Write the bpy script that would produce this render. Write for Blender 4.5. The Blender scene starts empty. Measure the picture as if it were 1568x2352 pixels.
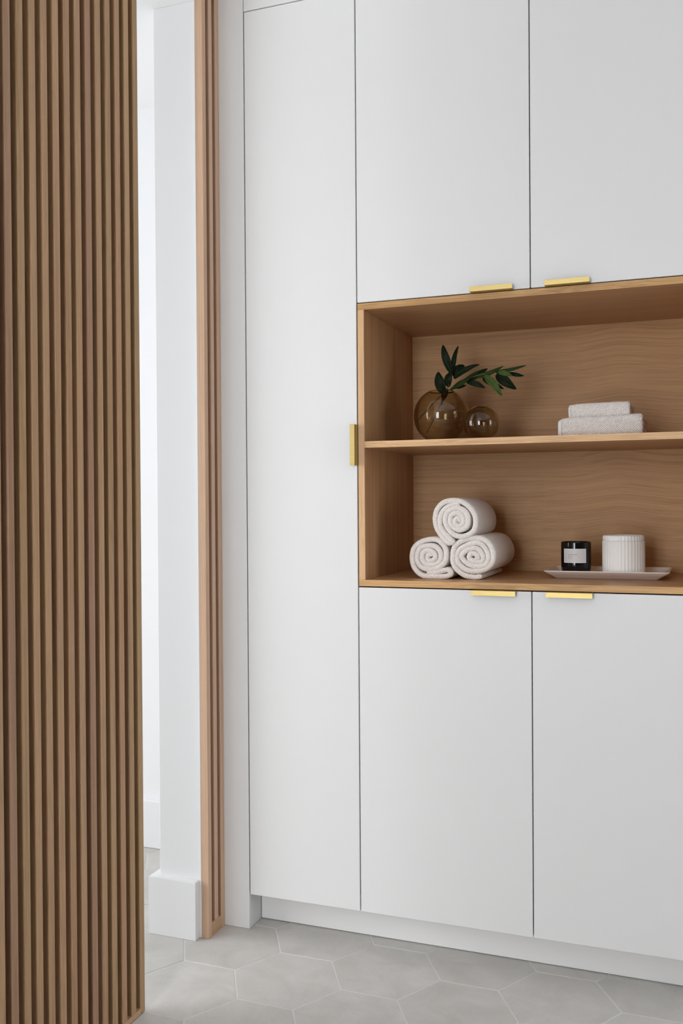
import bpy, bmesh, math, random
from mathutils import Vector, Matrix, noise
random.seed(7)
C = bpy.context.scene.collection
sc = bpy.context.scene

# ------------------------------------------------------------------ camera
cam_d = bpy.data.cameras.new('camera'); cam = bpy.data.objects.new('camera', cam_d); C.objects.link(cam)
sc.camera = cam
YAW, PITCH, ROLL, FPX = 0.3615, -0.0083, -0.0066, 2186.44
fw = Vector((-math.sin(YAW)*math.cos(PITCH), math.cos(YAW)*math.cos(PITCH), math.sin(PITCH)))
r0 = Vector((math.cos(YAW), math.sin(YAW), 0)); u0 = r0.cross(fw)
rt = r0*math.cos(ROLL) + u0*math.sin(ROLL); up = -r0*math.sin(ROLL) + u0*math.cos(ROLL)
M = Matrix((rt, up, -fw)).transposed().to_4x4(); M.translation = Vector((0, -2.5146, 1.25))
cam.matrix_world = M
cam_d.sensor_fit = 'VERTICAL'; cam_d.sensor_height = 36; cam_d.lens = FPX/2352*36
cam_d.clip_start = 0.02

# ------------------------------------------------------------------ world, lights, exposure
w = bpy.data.worlds.new('World'); sc.world = w; w.use_nodes = True
w.node_tree.nodes['Background'].inputs[0].default_value = (0.86, 0.93, 1.0, 1)
w.node_tree.nodes['Background'].inputs[1].default_value = 1.5
sc.view_settings.view_transform = 'Standard'; sc.view_settings.look = 'None'
sc.view_settings.exposure = 0.0; sc.view_settings.gamma = 1.0; sc.view_settings.use_curve_mapping = False
sc.cycles.max_bounces = 14; sc.cycles.diffuse_bounces = 8; sc.cycles.transmission_bounces = 12
sc.cycles.caustics_refractive = False; sc.cycles.caustics_reflective = False; sc.cycles.sample_clamp_indirect = 6

def area(name, loc, direction, sx, sy, power, col=(1, 1, 1)):
    l = bpy.data.lights.new(name, 'AREA'); l.shape = 'RECTANGLE'; l.size = sx; l.size_y = sy; l.energy = power; l.color = col
    o = bpy.data.objects.new(name, l); C.objects.link(o); o.location = loc
    o.rotation_euler = Vector(direction).to_track_quat('-Z', 'Y').to_euler()
    return o
P_MAIN, P_LEFT, P_RIGHT = 79, 96, 19
area('daylight_through_back_window', (-0.85, -4.78, 1.4), (0, 1, 0), 0.95, 2.2, P_MAIN, (0.975, 0.985, 1.0))
area('daylight_through_left_room_window', (-4.38, -2.3, 1.45), (1, 0, 0), 2.6, 2.1, P_LEFT, (0.975, 0.99, 1.0))
area('added_fill_from_right', (2.58, -0.75, 1.35), (-1, 0, 0), 1.1, 1.9, P_RIGHT, (0.95, 0.975, 1.0))  # unseen fill light added to brighten surfaces facing right

# ------------------------------------------------------------------ node helpers and materials
class NT:
    def __init__(s, name):
        s.m = bpy.data.materials.new(name); s.m.use_nodes = True
        s.t = s.m.node_tree; s.b = s.t.nodes['Principled BSDF']
    def n(s, typ, **kw):
        nd = s.t.nodes.new(typ)
        for k, v in kw.items():
            if k.startswith('i_'):
                nd.inputs[k[2:].replace('_', ' ')].default_value = v
            else: setattr(nd, k, v)
        return nd
    def l(s, a, b): s.t.links.new(a, b)
    def noise(s, vec, scale, detail=3, rough=0.55, dist=0.0):
        n = s.n('ShaderNodeTexNoise', i_Scale=scale, i_Detail=detail, i_Roughness=rough, i_Distortion=dist)
        if vec is not None: s.l(vec, n.inputs['Vector'])
        return n.outputs['Fac']
    def ramp(s, fac, stops):
        r = s.n('ShaderNodeValToRGB'); e = r.color_ramp.elements
        e[0].position, e[0].color = stops[0][0], (*stops[0][1], 1)
        e[1].position, e[1].color = stops[-1][0], (*stops[-1][1], 1)
        for p, c in stops[1:-1]:
            x = e.new(p); x.color = (*c, 1)
        s.l(fac, r.inputs[0]); return r.outputs[0]
    def mix(s, a, b, fac, mode='MIX'):
        m = s.n('ShaderNodeMix', data_type='RGBA', blend_type=mode)
        for v, k in ((fac, 0), (a, 6), (b, 7)):
            if hasattr(v, 'links'): s.l(v, m.inputs[k])
            else: m.inputs[k].default_value = v if k == 0 else (*v, 1)
        return m.outputs[2]
    def math(s, op, a, b=0.0):
        m = s.n('ShaderNodeMath', operation=op)
        for k, v in enumerate((a, b)):
            if hasattr(v, 'links'): s.l(v, m.inputs[k])
            else: m.inputs[k].default_value = v
        return m.outputs[0]
    def vmath(s, op, a, b):
        m = s.n('ShaderNodeVectorMath', operation=op)
        for k, v in enumerate((a, b)):
            if hasattr(v, 'links'): s.l(v, m.inputs[k])
            else: m.inputs[k].default_value = v
        return m.outputs[0]
    def bump(s, h, strength, dist=0.001):
        b = s.n('ShaderNodeBump', i_Strength=strength, i_Distance=dist)
        s.l(h, b.inputs['Height']); s.l(b.outputs[0], s.b.inputs['Normal'])
    def obj(s): return s.n('ShaderNodeTexCoord').outputs['Object']
    def rnd(s): return s.n('ShaderNodeObjectInfo').outputs['Random']

def paint(name, col, rough=0.5, bumpy=0.0, spec=0.5):
    t = NT(name); t.b.inputs['Base Color'].default_value = (*col, 1); t.b.inputs['Roughness'].default_value = rough
    t.b.inputs['Specular IOR Level'].default_value = spec
    v = t.obj()
    c = t.mix(tuple(x*0.985 for x in col), tuple(min(1, x*1.01) for x in col), t.noise(v, 2.0, 2))
    t.l(c, t.b.inputs['Base Color'])
    if bumpy: t.bump(t.noise(v, 260, 2), bumpy, 0.0006)
    return t.m

def oak(name, axis, base, lo=0.80, hi=1.12, vary=0.25, wavy=0.0, rough=0.5, line=170.0, pore=0.25, along=1.7, kink=None):
    t = NT(name); v = t.obj()
    off = t.math('MULTIPLY', t.rnd(), 37.0 if kink is None else 0.0)
    cm = t.n('ShaderNodeCombineXYZ'); [t.l(off, cm.inputs[i]) for i in range(3)]
    v = t.vmath('ADD', v, cm.outputs[0])
    ax = 'xyz'.index(axis)
    if wavy:
        low = [3.2, 3.2, 3.2]; low[ax] = 2.6
        nz = t.noise(t.vmath('MULTIPLY', v, low), 1.0, 1, 0.4)
        d = t.math('MULTIPLY', t.math('SUBTRACT', nz, 0.5), wavy)
        cv = t.n('ShaderNodeCombineXYZ')
        for i in range(3):
            if i != ax: t.l(d, cv.inputs[i])
        v = t.vmath('ADD', v, cv.outputs[0])
    if kink is not None:   # a gentle step in the grain, as where the veneer passes a knot
        sp = t.n('ShaderNodeSeparateXYZ'); t.l(v, sp.inputs[0])
        up_ = t.n('ShaderNodeMapRange', interpolation_type='SMOOTHSTEP'); t.l(sp.outputs[ax], up_.inputs[0])
        up_.inputs[1].default_value = kink-.13; up_.inputs[2].default_value = kink+.03
        dn_ = t.n('ShaderNodeMapRange', interpolation_type='SMOOTHSTEP'); t.l(sp.outputs[ax], dn_.inputs[0])
        dn_.inputs[1].default_value = kink+.01; dn_.inputs[2].default_value = kink+.20
        kz = t.n('ShaderNodeCombineXYZ'); t.l(t.math('MULTIPLY', t.math('SUBTRACT', dn_.outputs[0], up_.outputs[0]), 0.017), kz.inputs[2])
        v = t.vmath('ADD', v, kz.outputs[0])
    s1 = [line*2.0]*3; s1[ax] = along
    s2 = [48.0]*3; s2[ax] = along*0.4
    s3 = [1000.0]*3; s3[ax] = 9.0
    f1 = t.noise(t.vmath('MULTIPLY', v, s1), 1.0, 2, 0.5)
    f2 = t.noise(t.vmath('MULTIPLY', v, s2), 1.0, 2, 0.5)
    f3 = t.noise(t.vmath('MULTIPLY', v, s3), 1.0, 2, 0.6)
    f = t.math('ADD', t.math('MULTIPLY', f1, 0.58), t.math('MULTIPLY', f2, 0.42))
    A = tuple(x*lo for x in (base[0], base[1]*0.95, base[2]*0.90)); B = tuple(x*hi for x in base)
    c = t.ramp(f, [(0.34, A), (0.50, tuple(x*1.0 for x in base)), (0.66, B)])
    pr = t.ramp(f3, [(0.30, (1-pore*.7, 1-pore*.78, 1-pore*.85)), (0.58, (1, 1, 1))])
    c = t.mix(c, pr, 1.0, 'MULTIPLY')
    # each board has its own tone
    tn = t.n('ShaderNodeMath', operation='FRACT'); t.l(t.math('MULTIPLY', t.rnd(), 7.31), tn.inputs[0])
    tones = t.ramp(tn.outputs[0], [(0.0, (1-vary*.35, 1-vary*.35, 1-vary*.25)), (0.35, (1+vary*.2, 1-vary*.02, 1+vary*.05)),
                                (0.65, (1-vary*.05, 1+vary*.06, 1-vary*.18)), (1.0, (1+vary*.25, 1+vary*.25, 1+vary*.2))])
    c = t.mix(c, tones, 1.0 if vary else 0.0, 'MULTIPLY')
    t.l(c, t.b.inputs['Base Color']); t.b.inputs['Roughness'].default_value = rough
    t.b.inputs['Specular IOR Level'].default_value = 0.35
    t.bump(f3, 0.12, 0.0004)
    return t.m

KX = 0.16   # in the back panel's own coordinates
m_wall = paint('white_wall_paint', (0.86, 0.865, 0.875), 0.85, 0.10, 0.2)
m_taupe = paint('taupe_wall_paint', (0.15, 0.14, 0.13), 0.85, 0.1, 0.2)
m_gap_shade = paint('gap_shade_backing', (0.05, 0.035, 0.025), 0.95, 0.0, 0.1)  # dark colour put behind the slats to deepen the shade in the gaps
m_ceil = paint('white_ceiling_paint', (0.91, 0.91, 0.91), 0.9)
m_base = paint('white_gloss_trim_paint', (0.85, 0.855, 0.86), 0.4)
m_lac = paint('white_satin_lacquer', (0.745, 0.75, 0.752), 0.42, 0.03, 0.4)
m_plinth = paint('white_plinth_lacquer', (0.80, 0.80, 0.795), 0.55)
m_carc = paint('cabinet_carcass', (0.10, 0.10, 0.095), 0.7)
m_oak_back = oak('oak_veneer_horizontal', 'x', (0.50, 0.285, 0.125), 0.80, 1.13, 0.0, wavy=0.03, line=140, along=0.7, kink=KX, pore=0.2)
m_oak_side = oak('oak_veneer_vertical', 'z', (0.50, 0.29, 0.145), 0.80, 1.10, 0.0, line=150)
m_oak_top = oak('oak_veneer_board', 'x', (0.53, 0.31, 0.160), 0.80, 1.10, 0.0, line=150, rough=0.4)
m_oak_edge_h = oak('oak_lit_edge_horizontal', 'x', (0.62, 0.365, 0.155), 0.66, 1.12, 0.0, wavy=0.03, line=260, pore=0.3)  # front edges paler than the same boards' faces: front light put into the colour
m_oak_edge_v = oak('oak_lit_edge_vertical', 'z', (0.68, 0.43, 0.235), 0.78, 1.12, 0.0, wavy=0.02, line=260, pore=0.3)
m_oak_edge_shelf = oak('oak_lit_edge_shelf', 'x', (0.78, 0.50, 0.27), 0.76, 1.10, 0.0, wavy=0.03, line=260, pore=0.3)  # palest edge, the shelf front's brighter light is in its colour
m_slat = oak('oak_slat_vertical', 'z', (0.46, 0.285, 0.165), 0.72, 1.14, 0.50, wavy=0.012, line=330, pore=0.3)
m_rail = oak('oak_slat_rail', 'y', (0.54, 0.34, 0.20), 0.78, 1.12, 0.15, line=330, pore=0.3)
m_jamb = oak('oak_jamb_vertical', 'z', (0.62, 0.425, 0.290), 0.86, 1.1, 0.12, line=330, pore=0.25)

def tile_material():
    t = NT('grey_cement_tile'); v = t.obj()
    off = t.math('MULTIPLY', t.rnd(), 53.0)
    cm = t.n('ShaderNodeCombineXYZ'); [t.l(off, cm.inputs[i]) for i in range(3)]
    v = t.vmath('ADD', v, cm.outputs[0])
    c = t.ramp(t.noise(v, 9, 5, 0.6, 0.6), [(0.3, (0.53, 0.509, 0.483)), (0.55, (0.59, 0.570, 0.545)), (0.75, (0.64, 0.622, 0.600))])
    c2 = t.ramp(t.noise(v, 420, 3, 0.7), [(0.3, (0.90, 0.90, 0.90)), (0.7, (1.05, 1.05, 1.05))])
    c = t.mix(c, c2, 1.0, 'MULTIPLY')
    tone = t.ramp(t.rnd(), [(0, (0.95, 0.945, 0.935)), (1, (1.04, 1.04, 1.04))])
    c = t.mix(c, tone, 1.0, 'MULTIPLY')
    t.l(c, t.b.inputs['Base Color']); t.b.inputs['Roughness'].default_value = 0.62
    t.bump(t.noise(v, 160, 4, 0.6), 0.12, 0.0006)
    return t.m
m_tile = tile_material()
m_grout = paint('pale_grout', (0.74, 0.735, 0.71), 0.9)

def metal():
    t = NT('brushed_brass'); t.b.inputs['Metallic'].default_value = 1.0
    v = t.obj()
    c = t.ramp(t.noise(t.vmath('MULTIPLY', v, (8, 200, 200)), 4, 3), [(0.3, (0.50, 0.385, 0.155)), (0.7, (0.58, 0.46, 0.20))])
    t.l(c, t.b.inputs['Base Color']); t.b.inputs['Roughness'].default_value = 0.45
    return t.m
m_brass = metal()

def glass(name, col):
    t = NT(name)
    t.b.inputs['Base Color'].default_value = (*col, 1); t.b.inputs['Roughness'].default_value = 0.0
    t.b.inputs['IOR'].default_value = 1.45; t.b.inputs['Transmission Weight'].default_value = 1.0
    return t.m
m_amber = glass('smoky_amber_glass', (0.735, 0.665, 0.52))
m_clear = glass('clear_glass', (0.98, 0.98, 0.98))

def terry(name, twill):
    t = NT(name); v = t.obj()
    base = t.ramp(t.noise(v, 420, 3, 0.7), [(0.28, (0.66, 0.605, 0.57)), (0.6, (0.89, 0.84, 0.805))])
    if twill:
        wv = t.n('ShaderNodeTexWave', wave_type='BANDS', bands_direction='X', i_Scale=72.0, i_Distortion=1.6, i_Detail=2.0, i_Detail_Scale=6.0)
        mp = t.n('ShaderNodeMapping'); mp.inputs['Rotation'].default_value = (0, math.radians(-48), 0); t.l(v, mp.inputs[0])
        t.l(mp.outputs[0], wv.inputs['Vector'])
        vo = t.n('ShaderNodeTexVoronoi', i_Scale=430.0); t.l(v, vo.inputs['Vector'])
        h = t.math('ADD', t.math('MULTIPLY', wv.outputs['Fac'], 0.7), t.math('MULTIPLY', vo.outputs[0], 0.8))
        c = t.mix(base, t.ramp(h, [(0.15, (0.84, 0.82, 0.80)), (0.6, (1, 1, 1))]), 1.0, 'MULTIPLY')
        t.l(c, t.b.inputs['Base Color']); t.bump(h, 0.9, 0.0016)
    else:
        t.l(base, t.b.inputs['Base Color'])
        t.bump(t.math('ADD', t.noise(v, 520, 3, 0.7), t.math('MULTIPLY', t.noise(v, 90, 2), 0.6)), 0.7, 0.0012)
    t.b.inputs['Roughness'].default_value = 0.95; t.b.inputs['Specular IOR Level'].default_value = 0.1
    t.b.inputs['Sheen Weight'].default_value = 0.25; t.b.inputs['Sheen Roughness'].default_value = 0.5
    return t.m
m_terry = terry('greige_terry', False)
m_terry_twill = terry('greige_ribbed_terry', True)
m_hem = paint('greige_cotton_hem', (0.74, 0.73, 0.72), 0.9, 0.2, 0.1)

m_ceramic = paint('white_glazed_ceramic', (0.87, 0.83, 0.80), 0.22)
m_stone = paint('white_matt_ceramic', (0.91, 0.90, 0.88), 0.6, 0.25, 0.3)
m_black = paint('black_glossy_glass', (0.004, 0.004, 0.005), 0.06)
m_label = paint('pale_grey_paper', (0.76, 0.76, 0.765), 0.6)
m_label_edge = paint('white_paper_edge', (0.95, 0.95, 0.95), 0.6)
m_ink = paint('dark_grey_ink', (0.09, 0.09, 0.10), 0.6)
m_wax = paint('cream_wax', (0.75, 0.70, 0.60), 0.5)
m_stem = paint('green_stem', (0.10, 0.13, 0.035), 0.5)

def leaf_material(name, col):
    t = NT(name); v = t.obj()
    c = t.mix(tuple(x*0.7 for x in col), tuple(x*1.25 for x in col), t.noise(v, 60, 3))
    t.l(c, t.b.inputs['Base Color']); t.b.inputs['Roughness'].default_value = 0.5; t.b.inputs['Specular IOR Level'].default_value = 0.12
    return t.m
m_leaf_dark = leaf_material('dark_leaf', (0.007, 0.015, 0.004))
m_leaf = leaf_material('green_leaf', (0.020, 0.038, 0.008))
m_leaf_light = leaf_material('fresh_green_leaf', (0.052, 0.085, 0.020))

# ------------------------------------------------------------------ object helpers
WL = {}
def tag(o, label=None, cat=None, group=None, kind=None):
    for k, v in (('label', label), ('category', cat), ('group', group), ('kind', kind)):
        if v: o[k] = v
    return o
def thing(name, label, cat, loc=(0, 0, 0), group=None):
    o = bpy.data.objects.new(name, None); o.empty_display_size = 0.05; C.objects.link(o); o.location = loc
    WL[o.name] = Vector(loc); return tag(o, label, cat, group)
def link(name, me, mat, parent=None, loc=(0, 0, 0), label=None):
    o = bpy.data.objects.new(name, me); C.objects.link(o)
    if mat is not None and len(me.materials) == 0: me.materials.append(mat)
    loc = Vector(loc)
    if parent is not None:
        o.parent = parent; o.location = loc - WL[parent.name]
    else: o.location = loc
    WL[o.name] = loc
    if label: o['label'] = label
    return o
def to_mesh(bm, name, smooth=False):
    bmesh.ops.recalc_face_normals(bm, faces=bm.faces)
    me = bpy.data.meshes.new(name); bm.to_mesh(me); bm.free()
    if smooth:
        for p in me.polygons: p.use_smooth = True
    return me
def box_bm(bm, lo, hi, bev=0.0, seg=1):
    r = bmesh.ops.create_cube(bm, size=1.0); vs = r['verts']
    lo = Vector(lo); hi = Vector(hi); c = (lo+hi)/2; d = hi-lo
    for v in vs: v.co = Vector((v.co.x*d.x, v.co.y*d.y, v.co.z*d.z)) + c
    if bev:
        es = list({e for v in vs for e in v.link_edges})
        bmesh.ops.bevel(bm, geom=es, offset=bev, segments=seg, affect='EDGES', clamp_overlap=True)
def box(name, lo, hi, mat, parent=None, bev=0.0, seg=1, label=None):
    """a box object whose origin is its own centre; lo and hi are world corners"""
    lo = Vector(lo); hi = Vector(hi); c = (lo+hi)/2
    bm = bmesh.new(); box_bm(bm, lo-c, hi-c, bev, seg)
    return link(name, to_mesh(bm, name), mat, parent, c, label)
def boxes(name, lst, mat, parent=None, bev=0.0):
    c = Vector(lst[0][0])
    bm = bmesh.new()
    for lo, hi in lst: box_bm(bm, Vector(lo)-c, Vector(hi)-c, bev)
    return link(name, to_mesh(bm, name), mat, parent, c)
def struct(o): o['kind'] = 'structure'; return o
def lathe(name, prof, n, mat, parent, loc, flute=None, label=None, smooth=True, closed=False):
    """prof: list of (r, z). flute(angle, r, z) -> radius"""
    bm = bmesh.new(); rings = []
    for r, z in prof:
        if r < 1e-6: rings.append([bm.verts.new((0, 0, z))])
        else:
            ring = []
            for k in range(n):
                a = 2*math.pi*k/n; rr = flute(a, r, z) if flute else r
                ring.append(bm.verts.new((rr*math.cos(a), rr*math.sin(a), z)))
            rings.append(ring)
    pairs = list(zip(rings, rings[1:]))
    if closed: pairs.append((rings[-1], rings[0]))
    for A, B in pairs:
        for k in range(n):
            if len(A) == 1 and len(B) == 1: break
            if len(A) == 1: bm.faces.new((A[0], B[k], B[(k+1) % n]))
            elif len(B) == 1: bm.faces.new((A[k], A[(k+1) % n], B[0]))
            else: bm.faces.new((A[k], A[(k+1) % n], B[(k+1) % n], B[k]))
    return link(name, to_mesh(bm, name, smooth), mat, parent, loc, label)

# ================================================================== STRUCTURE
XJ = -1.3294          # face of the slatted jamb
XP0, XP1 = -1.490, -1.352   # partition wall between the two rooms
ZC, ZCL = 2.80, 2.695
YB, YF = -4.6, 0.493
XR, XL = 2.4, -4.2

floor_base = struct(box('floor', (XL-.1, YB-.1, -0.10), (XR+.1, 1.0, -0.0012), m_grout))
# hexagonal tiles
S, OX, OY = 0.1528, -0.7976, -0.1024
H = math.sqrt(3)/2
def hex_mesh():
    bm = bmesh.new(); g = 0.0019
    rr = S - g/H
    top = [bm.verts.new(((rr-.0006)*math.cos(math.pi/3*k), (rr-.0006)*math.sin(math.pi/3*k), 0)) for k in range(6)]
    mid = [bm.verts.new((rr*math.cos(math.pi/3*k), rr*math.sin(math.pi/3*k), -0.0006)) for k in range(6)]
    bot = [bm.verts.new((rr*math.cos(math.pi/3*k), rr*math.sin(math.pi/3*k), -0.008)) for k in range(6)]
    bm.faces.new(top); bm.faces.new(bot[::-1])
    for A, B in ((top, mid), (mid, bot)):
        for k in range(6): bm.faces.new((A[k], B[k], B[(k+1) % 6], A[(k+1) % 6]))
    return to_mesh(bm, 'tile')
hexm = hex_mesh(); hexm.materials.append(m_tile)
cells = []
for i in range(-30, 30):
    for j in range(-40, 20):
        x = OX + S*1.5*i; y = OY + S*2*H*(j + (0.5 if i % 2 else 0.0))
        if XL < x < XR and YB < y < 0.8:
            # distance from the middle of the floor seen in the photograph
            cells.append((math.hypot(x+1.0, (y+0.4)*1.0), x, y))
cells.sort()
for d, x, y in cells[:290]: link('tile', hexm, None, floor_base, (x, y, 0.0))
bm = bmesh.new()
for d, x, y in cells[290:]:
    t0 = [bm.verts.new((x+(S-.0022)*math.cos(math.pi/3*k), y+(S-.0022)*math.sin(math.pi/3*k), 0)) for k in range(6)]
    t1 = [bm.verts.new((v.co.x, v.co.y, -.008)) for v in t0]
    bm.faces.new(t0)
    for k in range(6): bm.faces.new((t0[k], t1[k], t1[(k+1) % 6], t0[(k+1) % 6]))
rest = link('outlying_tiles', to_mesh(bm, 'outlying_tiles'), m_tile, floor_base, (0, 0, 0)); rest['kind'] = 'stuff'

struct(box('ceiling', (XP1, YB, ZC), (XR, 0.6, ZC+.1), m_ceil))
struct(box('ceiling', (XL, YB, ZCL), (XP1, YF, ZC+.1), m_ceil))
# partition between the rooms: the stub beside the cabinets (its end is the white pillar) and the long run towards the viewer
struct(box('wall_left', (XP0, -0.10, 0), (XP1, YF+.1, ZCL), m_wall, bev=0.002))
struct(box('wall_left', (XP0, YB, 0), (XP1, -1.25, ZCL), m_wall))
struct(box('wall_far', (XL-.1, YF, 0), (XP0, YF+.1, ZC), m_wall))
def wall_with_opening(name, axis, c0, c1, a0, a1, o0, o1, z0, z1, zt, mat):
    def bxx(p0, p1, q0, q1):
        return ((c0, p0, q0), (c1, p1, q1)) if axis == 'x' else ((p0, c0, q0), (p1, c1, q1))
    return struct(boxes(name, [bxx(a0, o0, 0, zt), bxx(o1, a1, 0, zt), bxx(o0, o1, 0, z0), bxx(o0, o1, z1, zt)], mat))
wall_with_opening('wall_back', 'y', YB-.12, YB, XL, XR, -1.33, -0.37, 0.30, 2.50, ZC, m_taupe)
wall_with_opening('wall_outer_left', 'x', XL-.12, XL, YB, YF, -3.6, -1.0, 0.4, 2.5, ZC, m_wall)
wall_with_opening('wall_right', 'x', XR, XR+.12, YB, 0.0, -1.30, -0.20, 0.4, 2.3, ZC, m_taupe)  # opening on the right added for the fill light
struct(box('wall_right', (1.2, 0.0, 0), (XR+.1, 0.1, ZC), m_wall))
def win(name, axis, c, a0, a1, z0, z1, nv):
    L = []; t = 0.05
    def b(p0, p1, q0, q1): L.append(((c, p0, q0), (c+.05, p1, q1)) if axis == 'x' else ((p0, c, q0), (p1, c+.05, q1)))
    b(a0, a1, z0, z0+t); b(a0, a1, z1-t, z1); b(a0, a0+t, z0+t, z1-t); b(a1-t, a1, z0+t, z1-t)
    for k in range(1, nv+1):
        x = a0 + (a1-a0)*k/(nv+1); b(x-t/2, x+t/2, z0+t, z1-t)
    return struct(boxes(name, L, m_base))
win('window_1', 'y', YB-.1, -1.33, -0.37, 0.30, 2.50, 1)
win('window_2', 'x', XL-.1, -3.6, -1.0, 0.4, 2.5, 2)
win('added_window_3', 'x', XR+.05, -1.30, -0.20, 0.4, 2.3, 1)  # unseen window frame added around the right fill light

# skirting boards
bm = bmesh.new()
def skirt(bm, pts, h=0.1675):
    top = [bm.verts.new((x, y, h)) for x, y in pts]; bot = [bm.verts.new((x, y, 0.0006)) for x, y in pts]
    bm.faces.new(top); bm.faces.new(bot[::-1]); n = len(pts)
    for k in range(n): bm.faces.new((top[k], bot[k], bot[(k+1) % n], top[(k+1) % n]))
skirt(bm, [(-1.5145, YF-.022), (-1.5145, -0.1235), (-1.3597, -0.1235), (-1.3597, -0.1003), (-1.4903, -0.1003), (-1.4903, YF-.022)])
bmesh.ops.bevel(bm, geom=[e for e in bm.edges if all(v.co.z > .1 for v in e.verts)], offset=0.002, segments=2, affect='EDGES')
struct(link('baseboard_left', to_mesh(bm, 'baseboard_left'), m_base))
struct(box('baseboard_far', (XL, YF-.02, 0.0006), (-1.515, YF-.0003, 0.172), m_base, bev=0.002))
struct(box('baseboard_right', (XR-.02, YB, 0.0006), (XR-.0003, -0.1, 0.17), m_base, bev=0.002))

# white filler panel between the jamb and the tall cabinet, filler over the doors, plinth
struct(box('trim_1', (XJ-.0260, 0.0, 0.0006), (-1.2487, 0.09, ZC-.001), m_lac, bev=0.0007))
struct(box('trim_2', (-1.2470, 0.0, 2.6905), (0.065, 0.019, ZC-.001), m_lac, bev=0.0007))
struct(box('trim_3', (XJ-.03, -2.2, 2.742), (XJ+.05, -0.101, ZC-.001), m_wall))
struct(box('trim_4', (0.068, 0.0, 0.0006), (1.2, 0.06, ZC-.001), m_lac, bev=0.0007))
struct(box('baseboard_back', (-1.2465, 0.0785, 0.003), (0.068, 0.095, 0.118), m_plinth, bev=0.0005))

# ================================================================== CABINETS
DT = 0.019
def door(parent, x0, x1, z0, z1, lab=None):
    return box('door', (x0, 0.0, z0), (x1, DT, z1), m_lac, parent, bev=0.0011, seg=2, label=lab)
def carcass(parent, x0, x1, z0, z1):
    # open-fronted box behind the doors
    y0, y1, t = DT+.0015, 0.56, 0.016
    return boxes('body', [((x0, y0, z0), (x0+t, y1, z1)), ((x1-t, y0, z0), (x1, y1, z1)), ((x0+t, y0, z0), (x1-t, y1, z0+t)),
                          ((x0+t, y0, z1-t), (x1-t, y1, z1)), ((x0+t, y1-.006, z0+t), (x1-t, y1, z1-t))], m_carc, parent)
def pull(parent, kind, a0, a1, c):
    """edge pull: a web standing off the door edge and a lip turned over the door face"""
    t, dpt, lip = 0.0018, 0.0215, 0.0135
    bm = bmesh.new(); mid = (a0+a1)/2
    if kind == 'v':   # c = x of the door edge
        o = Vector((c, 0, mid)); h = (a1-a0)/2
        box_bm(bm, (-t, -dpt, -h), (0, 0.0, h), 0.0003); box_bm(bm, (-lip, -dpt-t, -h), (0, -dpt+.0001, h), 0.0003)
        box_bm(bm, (-.0001, -.001, -h), (.0012, 0.012, h))
    elif kind == 'up':   # under the upper door, lip turned up
        o = Vector((mid, 0, c)); h = (a1-a0)/2
        box_bm(bm, (-h, -dpt, -t), (h, 0.0, 0), 0.0003); box_bm(bm, (-h, -dpt-t, -t), (h, -dpt+.0001, lip-t), 0.0003)
        box_bm(bm, (-h, -.001, -.0012), (h, 0.012, .0001))
    else:
        o = Vector((mid, 0, c)); h = (a1-a0)/2
        box_bm(bm, (-h, -dpt, 0), (h, 0.0, t), 0.0003); box_bm(bm, (-h, -dpt-t, t-lip), (h, -dpt+.0001, t), 0.0003)
        box_bm(bm, (-h, -.001, -.0001), (h, 0.012, .0012))
    return link('handle', to_mesh(bm, 'handle'), m_brass, parent, o, 'brushed brass edge pull')

tall = thing('tall_cabinet', 'tall narrow white cabinet with full-height door and upright brass edge pull', 'cabinet', (-1.074, 0.3, 0.1))
carcass(tall, -1.2440, -0.9040, 0.119, 2.688)
d = door(tall, -1.2455, -0.9028, 0.1035, 2.6875); pull(d, 'v', 1.3576, 1.4723, -0.9026)
upper = thing('wall_cabinet', 'white two-door wall cabinet above the oak niche with brass pulls along its bottom', 'cabinet', (-0.418, 0.3, 1.8135))
carcass(upper, -0.8985, 0.0640, 1.832, 2.688)
d = door(upper, -0.8998, -0.4195, 1.8135, 2.6875); pull(d, 'up', -0.5755, -0.4610, 1.8135)
d = door(upper, -0.4165, 0.0650, 1.8135, 2.6875); pull(d, 'up', -0.3785, -0.2645, 1.8135)
lower = thing('base_cabinet', 'white two-door base cabinet under the oak niche standing on the recessed plinth', 'cabinet', (-0.418, 0.3, 0.1))
carcass(lower, -0.8985, 0.0640, 0.119, 1.0010)
d = door(lower, -0.8998, -0.4195, 0.1035, 1.0160); pull(d, 'down', -0.5755, -0.4575, 1.0160)
d = door(lower, -0.4165, 0.0650, 0.1035, 1.0160); pull(d, 'down', -0.3785, -0.2610, 1.0160)

# ================================================================== OAK NICHE
NX0, NX1, NZ0, NZ1, ND = -0.8995, 0.0645, 1.0195, 1.8105, 0.48
t = 0.0187; tz = 0.0180
niche = thing('oak_shelf_niche', 'open oak niche of two tiers set between the white cabinets', 'shelf', (-0.42, 0.24, NZ0))
def board(name, lo, hi, mat_face, mat_edge, parent, label=None):
    lo = Vector(lo); hi = Vector(hi); c = (lo+hi)/2
    bm = bmesh.new(); box_bm(bm, lo-c, hi-c, 0.0006); bmesh.ops.recalc_face_normals(bm, faces=bm.faces)
    for f in bm.faces: f.material_index = 1 if f.normal.y < -0.5 else 0  # front faces take the oak with the light painted in
    me = to_mesh(bm, name); me.materials.append(mat_face); me.materials.append(mat_edge)
    return link(name, me, None, parent, c, label)
board('side_panel', (NX0, 0, NZ0+tz), (NX0+t, ND, NZ1-tz), m_oak_side, m_oak_edge_v, niche)
board('side_panel', (NX1-t, 0, NZ0+tz), (NX1, ND, NZ1-tz), m_oak_side, m_oak_edge_v, niche)
board('top_panel', (NX0, 0, NZ1-tz), (NX1, ND, NZ1), m_oak_top, m_oak_edge_h, niche)
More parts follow.
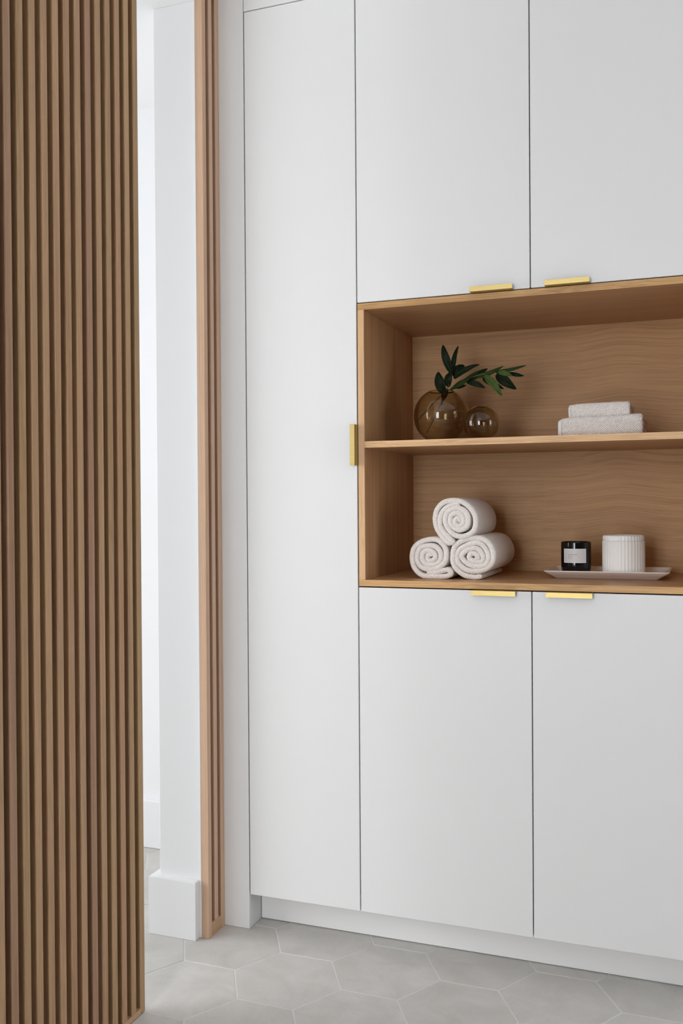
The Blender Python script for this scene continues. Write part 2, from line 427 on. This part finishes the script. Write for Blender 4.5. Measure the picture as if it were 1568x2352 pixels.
board('bottom_panel', (NX0, 0, NZ0), (NX1, ND, NZ0+tz), m_oak_top, m_oak_edge_h, niche)
box('back_panel', (NX0, ND, NZ0), (NX1, ND+.008, NZ1), m_oak_back, niche)
ZS = 1.4250
board('shelf', (NX0+t, 0.0, ZS-.0180), (NX1-t, ND, ZS), m_oak_top, m_oak_edge_shelf, niche)
ZF = NZ0 + tz

# ================================================================== SLATTED JAMB AND SCREEN
SD = 0.0205
def slat_mesh(w_, d_, h_, name='slat'):
    bm = bmesh.new(); box_bm(bm, (-d_/2, -w_/2, -h_/2), (d_/2, w_/2, h_/2), 0.0004)
    return to_mesh(bm, name)
jamb = thing('slatted_jamb', 'narrow oak slatted door jamb between the white pillar and the white filler panel', 'panel', (XJ-.013, -0.05, 0))
JT = 2.73
box('stile', (XJ-.0265, -0.0990, 0.0), (XJ, -0.0796, ZC-.003), m_jamb, jamb, bev=0.0012)
box('stile', (XJ-.0265, -0.0222, 0.0), (XJ, -0.0004, ZC-.003), m_jamb, jamb, bev=0.0008)
box('slat', (XJ-SD, -0.0608, 0.040), (XJ, -0.0417, JT), m_jamb, jamb, bev=0.0006)
box('bottom_rail', (XJ-.0265, -0.0796, 0.0), (XJ, -0.0222, 0.040), m_rail, jamb)
box('top_rail', (XJ-.0265, -0.0796, JT), (XJ, -0.0222, ZC-.003), m_rail, jamb)
box('back_panel', (XJ-.0265, -0.0796, 0.040), (XJ-SD, -0.0222, JT), m_gap_shade, jamb)

XS = -1.289
screen = thing('slatted_screen', 'large oak slatted sliding screen filling the left side, in front of the bright doorway', 'screen', (XS-.013, -1.1, 0.003))
PITCH_S, WS, Y_END, NS = 0.0384, 0.0190, -0.4995, 32
ZB0, ZB1, ZT0, ZT1 = 0.003, 0.0165, 2.70, 2.738
Y_FAR = Y_END - PITCH_S*(NS-1) - WS
box('stile', (XS-.0270, Y_END-WS, ZB0), (XS, Y_END, ZT1), m_slat, screen, bev=0.0005)
box('stile', (XS-.0270, Y_FAR, ZB0), (XS, Y_FAR+WS, ZT1), m_slat, screen, bev=0.0008)
sm = slat_mesh(WS, SD, ZT0-ZB1); sm.materials.append(m_slat)
for k in range(1, NS-1):
    y = Y_END - PITCH_S*k - WS/2
    link('slat', sm, None, screen, (XS-SD/2, y, (ZT0+ZB1)/2))
box('bottom_rail', (XS-.0270, Y_FAR+WS, ZB0), (XS, Y_END-WS, ZB1), m_rail, screen)
box('top_rail', (XS-.0270, Y_FAR+WS, ZT0), (XS, Y_END-WS, ZT1), m_rail, screen)
box('back_panel', (XS-.0270, Y_FAR+WS, ZB1), (XS-SD, Y_END-WS, ZT0), m_gap_shade, screen)

# ================================================================== TOWELS
def catmull(pts, ds):
    P = [Vector(p) for p in pts]; P = [P[0]*2-P[1]] + P + [P[-1]*2-P[-2]]
    out = []
    for i in range(1, len(P)-2):
        a, b, c, d_ = P[i-1:i+3]
        for k in range(24):
            u = k/24
            out.append(0.5*((2*b)+(c-a)*u+(2*a-5*b+4*c-d_)*u*u+(3*b-a-3*c+d_)*u**3))
    out.append(P[-2])
    res = [out[0]]; acc = 0.0
    for a, b in zip(out, out[1:]):
        L = (b-a).length; pos = 0.0
        while acc + (L-pos) >= ds:
            pos += ds-acc; acc = 0.0; res.append(a.lerp(b, pos/L) if L > 0 else b)
        acc += L-pos
    return res
def cloth(name, pts, e0, e1, thick, axis, mat, parent, origin, rope=0.0, jit=0.0003, seed=0, bow=0.0, label=None, ds=0.0014):
    """a cloth of a given thickness swept along the curve pts (in the plane across `axis`), reaching from e0 to e1 on `axis`"""
    path = catmull(pts, ds); n = len(path); rad = thick/2; cap = 7; side = 9
    loop = []
    for k in range(cap+1):
        th = math.pi/2 + math.pi*k/cap; loop.append((e0+rad+rad*0.9*math.cos(th), rad*math.sin(th), 'f', th))
    for k in range(1, side): loop.append((e0+rad+(e1-e0-2*rad)*(k/side), -rad, 's', 0))
    for k in range(cap+1):
        th = -math.pi/2 + math.pi*k/cap; loop.append((e1-rad+rad*0.9*math.cos(th), rad*math.sin(th), 'b', th))
    for k in range(1, side): loop.append((e1-rad-(e1-e0-2*rad)*(k/side), rad, 's', 0))
    bm = bmesh.new(); rings = []; rs = random.Random(seed)
    for i, p in enumerate(path):
        a = path[max(0, i-2)]; b = path[min(n-1, i+2)]; tg = (b-a); tg = tg.normalized() if tg.length > 0 else Vector((1, 0))
        nm = Vector((-tg.y, tg.x)); s = i*ds
        end = min(s, (n-1)*ds-s); sc_ = math.sqrt(max(0.02, 1-max(0, 1-end/rad)**2)) if end < rad else 1.0
        ring = []
        wob = 0.0022*noise.noise(Vector((s*28, seed*3.1, 0)))
        for v, w_, kd, th in loop:
            dv = wob if kd == 'f' else 0; ww = w_*sc_
            if rope and kd == 'f':
                rr = rope*math.sin(2*math.pi*s/0.0062 + th*3.0)
                dv += rr*1.5*(1 if math.cos(th) < 0 else 0)*abs(math.cos(th)); ww += rr*math.sin(th)*0.55
                dv += 0.0009*noise.noise(Vector((s*900, th*4, seed))); ww += 0.0005*noise.noise(Vector((s*900, th*4, seed+7)))
            q = p + nm*(ww + jit*noise.noise(Vector((s*260, v*260, seed))) + bow*math.sin(v*23+s*9+seed))
            vv = v + dv
            co = (q.x, vv, q.y) if axis == 'y' else (vv, q.x, q.y)
            ring.append(bm.verts.new(Vector(co)-origin))
        rings.append(ring)
    m_ = len(loop)
    for A, B in zip(rings, rings[1:]):
        for k in range(m_): bm.faces.new((A[k], A[(k+1) % m_], B[(k+1) % m_], B[k]))
    bm.faces.new(rings[0]); bm.faces.new(rings[-1][::-1])
    return link(name, to_mesh(bm, name, True), mat, parent, origin, label)

ROLL_L = [(-0.7248, 1.0537), (-0.691, 1.0588), (-0.6641, 1.0640), (-0.6555, 1.054), (-0.6709, 1.0459), (-0.709, 1.0446), (-0.7385, 1.0475), (-0.7611, 1.0673), (-0.7683, 1.0958), (-0.7619, 1.1245), (-0.7401, 1.1423), (-0.7129, 1.1491), (-0.6905, 1.1459), (-0.6738, 1.1298), (-0.6688, 1.1081), (-0.6729, 1.0863), (-0.6909, 1.0707), (-0.7157, 1.0642), (-0.7383, 1.0699), (-0.7514, 1.0851), (-0.7529, 1.107), (-0.7425, 1.1247), (-0.7198, 1.1315), (-0.6995, 1.1284), (-0.6862, 1.1144), (-0.6845, 1.097), (-0.6931, 1.0827), (-0.7134, 1.0769), (-0.7303, 1.0821), (-0.7382, 1.0963), (-0.7347, 1.1116), (-0.7199, 1.1179), (-0.7064, 1.1131), (-0.6997, 1.1001), (-0.7076, 1.0901), (-0.7201, 1.091), (-0.7221, 1.103), (-0.7130, 1.1055), (-0.7110, 1.0995)]
ROLL_R = [(-0.5674, 1.0476), (-0.5892, 1.045), (-0.6155, 1.0494), (-0.6375, 1.0641), (-0.6487, 1.0823), (-0.6499, 1.1039), (-0.6451, 1.1279), (-0.6282, 1.1432), (-0.6018, 1.152), (-0.5799, 1.1538), (-0.5582, 1.1476), (-0.5432, 1.131), (-0.5362, 1.1097), (-0.5391, 1.0883), (-0.5522, 1.0721), (-0.5717, 1.0632), (-0.5979, 1.062), (-0.6198, 1.0698), (-0.6362, 1.0868), (-0.6379, 1.1063), (-0.6294, 1.1226), (-0.6063, 1.1350), (-0.5844, 1.1402), (-0.5671, 1.135), (-0.5545, 1.1181), (-0.5498, 1.0989), (-0.5564, 1.0816), (-0.5738, 1.0745), (-0.5978, 1.0777), (-0.6175, 1.0893), (-0.6251, 1.1043), (-0.6129, 1.1183), (-0.5932, 1.1255), (-0.5758, 1.1208), (-0.565, 1.1029), (-0.5683, 1.089), (-0.5846, 1.0881), (-0.6021, 1.096), (-0.6009, 1.1087), (-0.5867, 1.1095), (-0.5791, 1.1000), (-0.5880, 1.0965)]
ROLL_T = [(-0.6276, 1.249), (-0.6497, 1.2448), (-0.6698, 1.2352), (-0.6833, 1.2146), (-0.6846, 1.1884), (-0.6724, 1.1667), (-0.6556, 1.1504), (-0.6506, 1.1416), (-0.6626, 1.1408), (-0.6803, 1.159), (-0.6936, 1.1797), (-0.6991, 1.2059), (-0.6933, 1.232), (-0.6764, 1.2515), (-0.6496, 1.2583), (-0.6231, 1.2544), (-0.6013, 1.2402), (-0.5872, 1.2187), (-0.5836, 1.1951), (-0.5896, 1.1746), (-0.6061, 1.1621), (-0.6259, 1.1577), (-0.6458, 1.1635), (-0.6623, 1.1798), (-0.6704, 1.2015), (-0.6643, 1.2243), (-0.6453, 1.2361), (-0.6255, 1.235), (-0.609, 1.222), (-0.6048, 1.2015), (-0.6114, 1.1843), (-0.628, 1.176), (-0.6445, 1.182), (-0.6555, 1.1983), (-0.6521, 1.2167), (-0.6366, 1.2236), (-0.6223, 1.2166), (-0.6177, 1.2004), (-0.6257, 1.1885), (-0.639, 1.1907), (-0.6422, 1.2015), (-0.6353, 1.209), (-0.6290, 1.2020), (-0.6335, 1.1985)]
TW = 0.0148
G_ROLL = 'rolled towels stacked on the niche floor'
for nm_, pts, y0, y1, sd, lab in (
        ('L', ROLL_L, 0.074, 0.345, 3, 'rolled greige towel at the bottom left of the stack of three, nearest the niche side'),
        ('R', ROLL_R, 0.076, 0.365, 5, 'rolled greige towel at the bottom right of the three, its loose end tucked beneath'),
        ('T', ROLL_T, 0.070, 0.330, 9, 'rolled greige towel lying on top of the other two rolls')):
    xs_ = [p[0] for p in pts]; zs_ = [p[1] for p in pts]
    o = cloth('rolled_towel', pts, y0, y1, TW, 'y', m_terry, None, Vector((sum(xs_)/len(xs_), (y0+y1)/2, min(zs_)-TW/2)), rope=0.00055, seed=sd, jit=0.0007)
    tag(o, lab, 'towel', G_ROLL)

def folded(label, x0, x1, y0, y1, z0, h0, h1, th, seed):
    root = thing('folded_towel', label, 'towel', ((x0+x1)/2, (y0+y1)/2, z0), 'folded towels on the oak shelf')
    d_ = y1-y0; z = z0; r = th/2; h = h0
    pts = [(y1, z+r), (y0+d_*.5, z+r), (y0+r*2.2, z+r*1.02), (y0+r*1.15, z+h*.22), (y0+r, z+h*.5), (y0+r*1.2, z+h*.80), (y0+r*2.8, z+h-r*1.0), (y0+d_*.5, z+h-r), (y1-th, z+h-r*1.1),
           (y1-r, z+h*.75), (y1-th*1.2, z+h*.62), (y0+d_*.5, z+h*.62), (y0+th*1.9, z+h*.60), (y0+th*1.6, z+h*.48), (y0+th*2.1, z+h*.36), (y0+d_*.5, z+h*.35), (y1-th, z+h*.34)]
    o = cloth('cloth', pts, x0, x1, th, 'x', m_terry_twill, root, Vector(((x0+x1)/2, (y0+y1)/2, z0)), rope=0.0, jit=0.0013, seed=seed, bow=0.0006, ds=0.0022)
    # the towel swells towards its right end
    me = o.data
    for v in me.vertices:
        u = (v.co.x + (x1-x0)/2)/(x1-x0); u = max(0, min(1, u))
        k = 1 + (h1/h0-1)*u**1.3 - 0.16*math.exp(-u*26) - 0.05*math.exp(-(1-u)*30)
        v.co.z *= k
        v.co.y += 0.004*math.sin(u*4+seed) * (1 if v.co.y < 0 else 0.3)
    hem = cloth('hem', [(p[0]-0.0006 if i in (3, 4, 5) else p[0], p[1]) for i, p in enumerate(pts[:9])], x0-.0005, x0+.0080, th*1.03, 'x', m_hem, root,
                Vector(((x0+x1)/2, (y0+y1)/2, z0)), jit=0.0, seed=seed, ds=0.0025, label='smooth pale hem band at the left end')
    for v in hem.data.vertices:
        u = (v.co.x + (x1-x0)/2)/(x1-x0); u = max(0, min(1, u))
        v.co.z *= 1 - 0.16*math.exp(-u*26); v.co.y += 0.004*math.sin(u*4+seed)*(1 if v.co.y < 0 else 0.3) - 0.0004
    return root
folded('larger folded greige towel with diagonal ribs lying on the oak shelf, underneath the smaller one', -0.3595, -0.1415, 0.085, 0.285, ZS, 0.0535, 0.0585, 0.017, 2)
folded('smaller folded greige towel resting on top of the larger folded one', -0.3350, -0.1745, 0.105, 0.262, ZS+0.0525, 0.0385, 0.0405, 0.013, 6)

# ================================================================== VASES AND BRANCHES
def ball_vase(label, cx, cy, cz, R, ro, zb, wt=0.0024):
    root = thing('glass_vase', label, 'vase', (cx, cy, zb), 'round glass vases on the oak shelf')
    a_top = math.acos(ro/R); prof = []
    rb = math.sqrt(max(0, R*R-(cz-zb)**2)) if cz-zb < R else 0.0
    rb = max(rb, R*0.24)
    a0 = -math.acos(rb/R); n = 56
    outer = [(R*math.cos(a0+(a_top-a0)*k/n), cz-zb+R*math.sin(a0+(a_top-a0)*k/n)) for k in range(n+1)]
    lift = -outer[0][1]
    outer = [(r, max(0.0, z+lift*(1 if k == 0 else max(0, 1-k/6)))) for k, (r, z) in enumerate(outer)]
    Ri = R-wt; ai = math.acos(min(1, (ro-.0004)/Ri)); b0 = -math.pi/2+0.0
    inner = [(Ri*math.cos(ai+(b0-ai)*k/n), max(wt*1.6, cz-zb+Ri*math.sin(ai+(b0-ai)*k/n))) for k in range(n+1)]
    inner[-1] = (0.0, inner[-1][1])
    lipz = (outer[-1][1]+inner[0][1])/2 + wt*0.45
    prof = [(0.0, 0.0)] + outer + [((outer[-1][0]+inner[0][0])/2, lipz)] + inner
    lathe('glass_globe', prof, 96, m_amber, root, (cx, cy, zb))
    return root
v_big = ball_vase('large round smoky amber glass vase holding the leafy sprigs', -0.7113, 0.200, 1.5062, 0.0816, 0.0345, ZS)
v_small = ball_vase('small round smoky amber glass vase with a tiny opening, empty, beside the large one', -0.5824, 0.150, 1.4762, 0.0512, 0.0118, ZS, 0.0020)

def tube(name, pts, r0_, r1_, mat, parent, origin, n=8):
    path = []
    P = [Vector(p) for p in pts]; P = [P[0]*2-P[1]] + P + [P[-1]*2-P[-2]]
    for i in range(1, len(P)-2):
        a, b, c, d_ = P[i-1:i+3]
        for k in range(10):
            u = k/10; path.append(0.5*((2*b)+(c-a)*u+(2*a-5*b+4*c-d_)*u*u+(3*b-a-3*c+d_)*u**3))
    path.append(P[-2]); bm = bmesh.new(); rings = []
    for i, p in enumerate(path):
        tg = (path[min(i+1, len(path)-1)]-path[max(i-1, 0)]).normalized()
        s1 = tg.cross(Vector((0, 1, 0.1))).normalized(); s2 = tg.cross(s1)
        r = r0_+(r1_-r0_)*i/(len(path)-1)
        rings.append([bm.verts.new(p+(s1*math.cos(2*math.pi*k/n)+s2*math.sin(2*math.pi*k/n))*r-origin) for k in range(n)])
    for A, B in zip(rings, rings[1:]):
        for k in range(n): bm.faces.new((A[k], A[(k+1) % n], B[(k+1) % n], B[k]))
    bm.faces.new(rings[0]); bm.faces.new(rings[-1][::-1])
    return link(name, to_mesh(bm, name, True), mat, parent, origin)
def leaf(spec, y0, y1, tw, mat, parent, label=None):
    (b, m, t_, wd) = spec; n = 16; bm = bmesh.new()
    B, Mi, T = Vector((b[0], y0, b[1])), Vector((m[0], (y0+y1)/2, m[1])), Vector((t_[0], y1, t_[1]))
    Ct = Mi*2 - (B+T)/2; rows = []; th = 0.0004
    for i in range(n+1):
        u = i/n; p = B*(1-u)**2 + Ct*2*u*(1-u) + T*u*u; tg = ((Ct-B)*(1-u)+(T-Ct)*u).normalized()
        nrm = Vector((0, -1, 0)); sd = tg.cross(nrm).normalized(); ang = tw*(0.6+0.8*u)
        nrm = tg.cross(sd).normalized(); s2 = sd*math.cos(ang)+nrm*math.sin(ang); n2 = tg.cross(s2).normalized()
        hw = wd*0.54*(math.sin(math.pi*min(1, u*0.93+0.035)**0.85)**0.8)*(1 if u < .98 else .35)
        hw = max(hw, 0.0006)
        row = []
        for j in range(-3, 4):
            q = j/3; row.append(p + s2*hw*q/max(0.5, math.cos(abs(tw)*0.6)) + n2*(-(abs(q)**1.6)*hw*0.32 + (0.0008 if j == 0 else 0)) + n2*0.0012*math.sin(u*9+j))
        rows.append((row, n2))
    o0 = B
    top = [[bm.verts.new(v-o0) for v in r] for r, _ in rows]; bot = [[bm.verts.new(v-n_*th*2-o0) for v in r] for r, n_ in rows]
    for G, fl in ((top, 0), (bot, 1)):
        for i in range(n):
            for j in range(6):
                f = (G[i][j], G[i][j+1], G[i+1][j+1], G[i+1][j]); bm.faces.new(f[::-1] if fl else f)
    for i in range(n):
        bm.faces.new((top[i][0], top[i+1][0], bot[i+1][0], bot[i][0])); bm.faces.new((top[i][6], bot[i][6], bot[i+1][6], top[i+1][6]))
    bm.faces.new([*top[0], *bot[0][::-1]]); bm.faces.new([*top[n], *bot[n][::-1]])
    return link('leaf', to_mesh(bm, 'leaf', True), mat, parent, o0, label)
LA = [(((-0.6786, 1.6255), (-0.6965, 1.6725), (-0.7043, 1.713), 0.0215), .205, .195, .1, 0), (((-0.6773, 1.6278), (-0.6758, 1.6714), (-0.6639, 1.7106), 0.013), .205, .215, .4, 0),
      (((-0.6712, 1.6158), (-0.6668, 1.6407), (-0.6474, 1.6532), 0.024), .21, .225, .3, 0), (((-0.6724, 1.613), (-0.6402, 1.6334), (-0.5931, 1.6467), 0.017), .20, .18, -.2, 0),
      (((-0.6880, 1.5900), (-0.6894, 1.6138), (-0.6761, 1.6334), 0.021), .20, .19, .3, 0), (((-0.7034, 1.571), (-0.7137, 1.603), (-0.716, 1.6338), 0.0285), .20, .185, .1, 0),
      (((-0.6938, 1.5849), (-0.6998, 1.5706), (-0.7047, 1.5514), 0.020), .20, .195, .3, 0), (((-0.690, 1.5720), (-0.700, 1.560), (-0.7083, 1.5364), 0.010), .20, .190, .3, 0)]
LB = [(((-0.6851, 1.5821), (-0.6453, 1.5985), (-0.6103, 1.6193), 0.0130), .20, .17, .1, 1), (((-0.6801, 1.5831), (-0.6601, 1.5978), (-0.6472, 1.6105), 0.0122), .20, .21, .2, 0),
      (((-0.6701, 1.5862), (-0.6503, 1.5889), (-0.6342, 1.5917), 0.009), .20, .19, .2, 0), (((-0.6453, 1.6019), (-0.6108, 1.6180), (-0.5754, 1.6378), 0.0185), .195, .205, .1, 0),
      (((-0.633, 1.5993), (-0.6036, 1.5933), (-0.5769, 1.5797), 0.0155), .19, .18, .2, 0), (((-0.6108, 1.6126), (-0.5670, 1.6184), (-0.5208, 1.6352), 0.013), .185, .16, -.1, 1),
      (((-0.5537, 1.623), (-0.5023, 1.6252), (-0.4550, 1.6334), 0.009), .175, .15, .1, 1), (((-0.5357, 1.6189), (-0.5142, 1.6142), (-0.4912, 1.6039), 0.0137), .160, .14, .1, 2),
      (((-0.5118, 1.6183), (-0.4881, 1.6121), (-0.465, 1.6068), 0.0105), .18, .17, .2, 0), (((-0.5442, 1.617), (-0.5191, 1.596), (-0.4855, 1.5695), 0.027), .18, .165, .1, 0),
      (((-0.5755, 1.6127), (-0.5455, 1.5845), (-0.5206, 1.5491), 0.0205), .165, .135, .1, 2), (((-0.5865, 1.6085), (-0.5599, 1.5951), (-0.524, 1.5743), 0.0175), .19, .18, .2, 0)]
mats = (m_leaf_dark, m_leaf, m_leaf_light)
sa = thing('leafy_sprig', 'upright sprig of dark green leaves rising from the large glass vase', 'plant', (-0.7625, 0.20, 1.4595), 'sprigs in the large vase')
tube('stem', [(-0.7600, 0.215, 1.4585), (-0.7204, 0.205, 1.5301), (-0.7001, 0.20, 1.5707), (-0.6850, 0.20, 1.602), (-0.6783, 0.205, 1.630)], 0.0011, 0.0008, m_stem, sa, Vector((-0.76, 0.215, 1.4585)))
for s_, a_, b_, tw_, k_ in LA: leaf(s_, a_, b_, tw_, mats[k_], sa)
sb = thing('leafy_sprig', 'long leafy sprig arching to the right out of the large glass vase', 'plant', (-0.784, 0.19, 1.4948), 'sprigs in the large vase')
tube('stem', [(-0.7820, 0.190, 1.4948), (-0.7101, 0.190, 1.5640), (-0.6851, 0.195, 1.5821), (-0.6453, 0.190, 1.6031), (-0.6108, 0.180, 1.6134), (-0.5525, 0.172, 1.6229), (-0.5138, 0.165, 1.6208)], 0.0011, 0.0007, m_stem, sb, Vector((-0.782, 0.19, 1.4948)))
for s_, a_, b_, tw_, k_ in LB: leaf(s_, a_, b_, tw_, mats[k_], sb, 'fresh mid-green leaf' if k_ == 2 else None)

# ================================================================== TRAY, CANDLE, JAR
def rrect(x0, x1, y0, y1, r, n=5):
    pts = []
    for cx, cy, a0 in ((x1-r, y1-r, 0), (x0+r, y1-r, 90), (x0+r, y0+r, 180), (x1-r, y0+r, 270)):
        for k in range(n+1):
            a = math.radians(a0+90*k/n); pts.append((cx+r*math.cos(a), cy+r*math.sin(a)))
    return pts
def tray():
    loops = []
    bx0, bx1, by0, by1 = -0.3880, -0.1095, 0.203, 0.360; rx0, rx1, ry0, ry1 = -0.4135, -0.0800, 0.166, 0.397
    def lp(u, z, ins=0.0, r=0.008):
        return [(x, y, z) for x, y in rrect(bx0+(rx0-bx0)*u+ins, bx1+(rx1-bx1)*u-ins, by0+(ry0-by0)*u+ins, by1+(ry1-by1)*u-ins, r)]
    loops = [lp(0, ZF+.0002, .002), lp(0.0, ZF+.0016), lp(0.5, ZF+.0115), lp(0.97, ZF+.0205), lp(1.0, ZF+.0218), lp(1.0, ZF+.0228), lp(0.97, ZF+.0236, .001), lp(0.90, ZF+.0230, .001),
             lp(0.80, ZF+.0205), lp(0.5, ZF+.0140), lp(0.25, ZF+.0098), lp(0.10, ZF+.0086), lp(0, ZF+.0084, .004)]
    o = Vector((-.249, .28, ZF)); bm = bmesh.new()
    R_ = [[bm.verts.new(Vector(p)-o) for p in L] for L in loops]
    for A, B in zip(R_, R_[1:]):
        n = len(A)
        for k in range(n): bm.faces.new((A[k], A[(k+1) % n], B[(k+1) % n], B[k]))
    bm.faces.new(R_[0][::-1]); bm.faces.new(R_[-1])
    ob = link('serving_tray', to_mesh(bm, 'serving_tray', True), m_ceramic, None, o)
    return tag(ob, 'long white ceramic tray with flared sides holding the candle and the ribbed jar', 'tray')
tray()
ZT = ZF + 0.0086
CX, CY, CR = -0.3353, 0.262, 0.0418
cd = thing('candle', 'black glass candle with a white label, on the left of the white tray', 'candle', (CX, CY, ZT))
lathe('glass_base', [(0, 0.0), (CR-.003, 0), (CR-.0012, .0012), (CR-.0008, .0105), (0, .0105)], 64, m_clear, cd, (CX, CY, ZT))
z0, z1 = .0106, 1.1390-ZT
lathe('jar', [(0, z0), (CR-.003, z0), (CR-.0010, z0+.0025), (CR-.0003, z0+.008), (CR, z0+.03), (CR, z1-.003), (CR-.0006, z1-.0004), (CR-.0018, z1), (CR-.0030, z1-.0008),
              (CR-.0034, z1-.004), (CR-.0034, z1-.020), (0, z1-.020)], 96, m_black, cd, (CX, CY, ZT))
lathe('wax', [(0, z1-.0198), (CR-.0038, z1-.0198), (CR-.0038, z1-.0145), (0, z1-.0150)], 48, m_wax, cd, (CX, CY, ZT))
def wrap(name, quads_or_mesh, rad, mat, parent, loc, label=None):
    me = quads_or_mesh
    for v in me.vertices:
        a = -math.pi/2 + v.co.x/rad; r = rad + v.co.z; zz = v.co.y
        v.co = Vector((r*math.cos(a), r*math.sin(a), zz))
    return link(name, me, mat, parent, loc, label)
def sheet(x0, x1, y0, y1, d0, d1, nx=28):
    bm = bmesh.new(); cols = []
    for k in range(nx+1):
        x = x0+(x1-x0)*k/nx; cols.append([bm.verts.new((x, y0, d0)), bm.verts.new((x, y1, d0)), bm.verts.new((x, y1, d1)), bm.verts.new((x, y0, d1))])
    for A, B in zip(cols, cols[1:]):
        for j in range(4): bm.faces.new((A[j], A[(j+1) % 4], B[(j+1) % 4], B[j]))
    bm.faces.new(cols[0]); bm.faces.new(cols[-1][::-1]); return to_mesh(bm, 'sheet')
LZ0, LZ1 = 1.0800-ZT, 1.1197-ZT; AW0, AW1 = -0.0330, 0.0345
lab = wrap('label', sheet(AW0, AW1, LZ0, LZ1, 0.00005, 0.00022), CR, m_label_edge, cd, (CX, CY, ZT), 'white paper label with small grey lettering')
wrap('label_face', sheet(AW0+.0016, AW1-.0016, LZ0+.0014, LZ1-.0014, 0.00022, 0.00030), CR, m_label, lab, (CX, CY, ZT))
def text(body, size, x, y, mat, rot=False, spacing=1.0):
    cu = bpy.data.curves.new('lettering', 'FONT'); cu.body = body; cu.size = size; cu.space_character = spacing; cu.resolution_u = 3
    ob = bpy.data.objects.new('lettering_source', cu); C.objects.link(ob)
    bpy.context.view_layer.update()
    me = bpy.data.meshes.new_from_object(ob.evaluated_get(bpy.context.evaluated_depsgraph_get()))
    bpy.data.objects.remove(ob); bpy.data.curves.remove(cu)
    for v in me.vertices:
        if rot: v.co = Vector((x-v.co.y, y+v.co.x, 0.00042))
        else: v.co = Vector((x+v.co.x, y+v.co.y, 0.00042))
    me.materials.clear()
    return wrap('lettering', me, CR, mat, lab, (CX, CY, ZT))
text('CASHMERE', 0.0040, -0.0172, 1.1020-ZT, m_ink, spacing=1.45)
text('& FIG', 0.0040, -0.0172, 1.0968-ZT, m_ink, spacing=1.45)
text('No. 240', 0.0026, -0.0172, 1.0922-ZT, m_ink, spacing=1.2)

JX, JY, JR = -0.2050, 0.262, 0.0578
NFL = 38
def fl(a, r, z): return r - 0.0012*(1-abs(math.cos(a*NFL/2))**0.8) if r > JR*0.9 else r
jar = thing('ribbed_jar', 'white ribbed ceramic canister with a lid, on the right of the white tray', 'canister', (JX, JY, ZT))
zl = 1.1425-ZT; zt = 1.1580-ZT
lathe('body', [(0, 0), (JR-.004, 0), (JR-.001, .0015), (JR, .004), (JR, zl-.0008), (JR-.0012, zl-.0002), (0, zl-.0002)], NFL*12, m_stone, jar, (JX, JY, ZT), fl)
lathe('lid', [(0, zl), (JR-.0022, zl), (JR-.0012, zl+.0006), (JR-.0012, zt-.006), (JR-.0020, zt-.0025), (JR-.0038, zt-.0004), (JR-.0055, zt), (JR-.0068, zt-.0006),
              (JR-.0080, zt-.0030), (0, zt-.0034)], NFL*12, m_stone, jar, (JX, JY, ZT), fl)
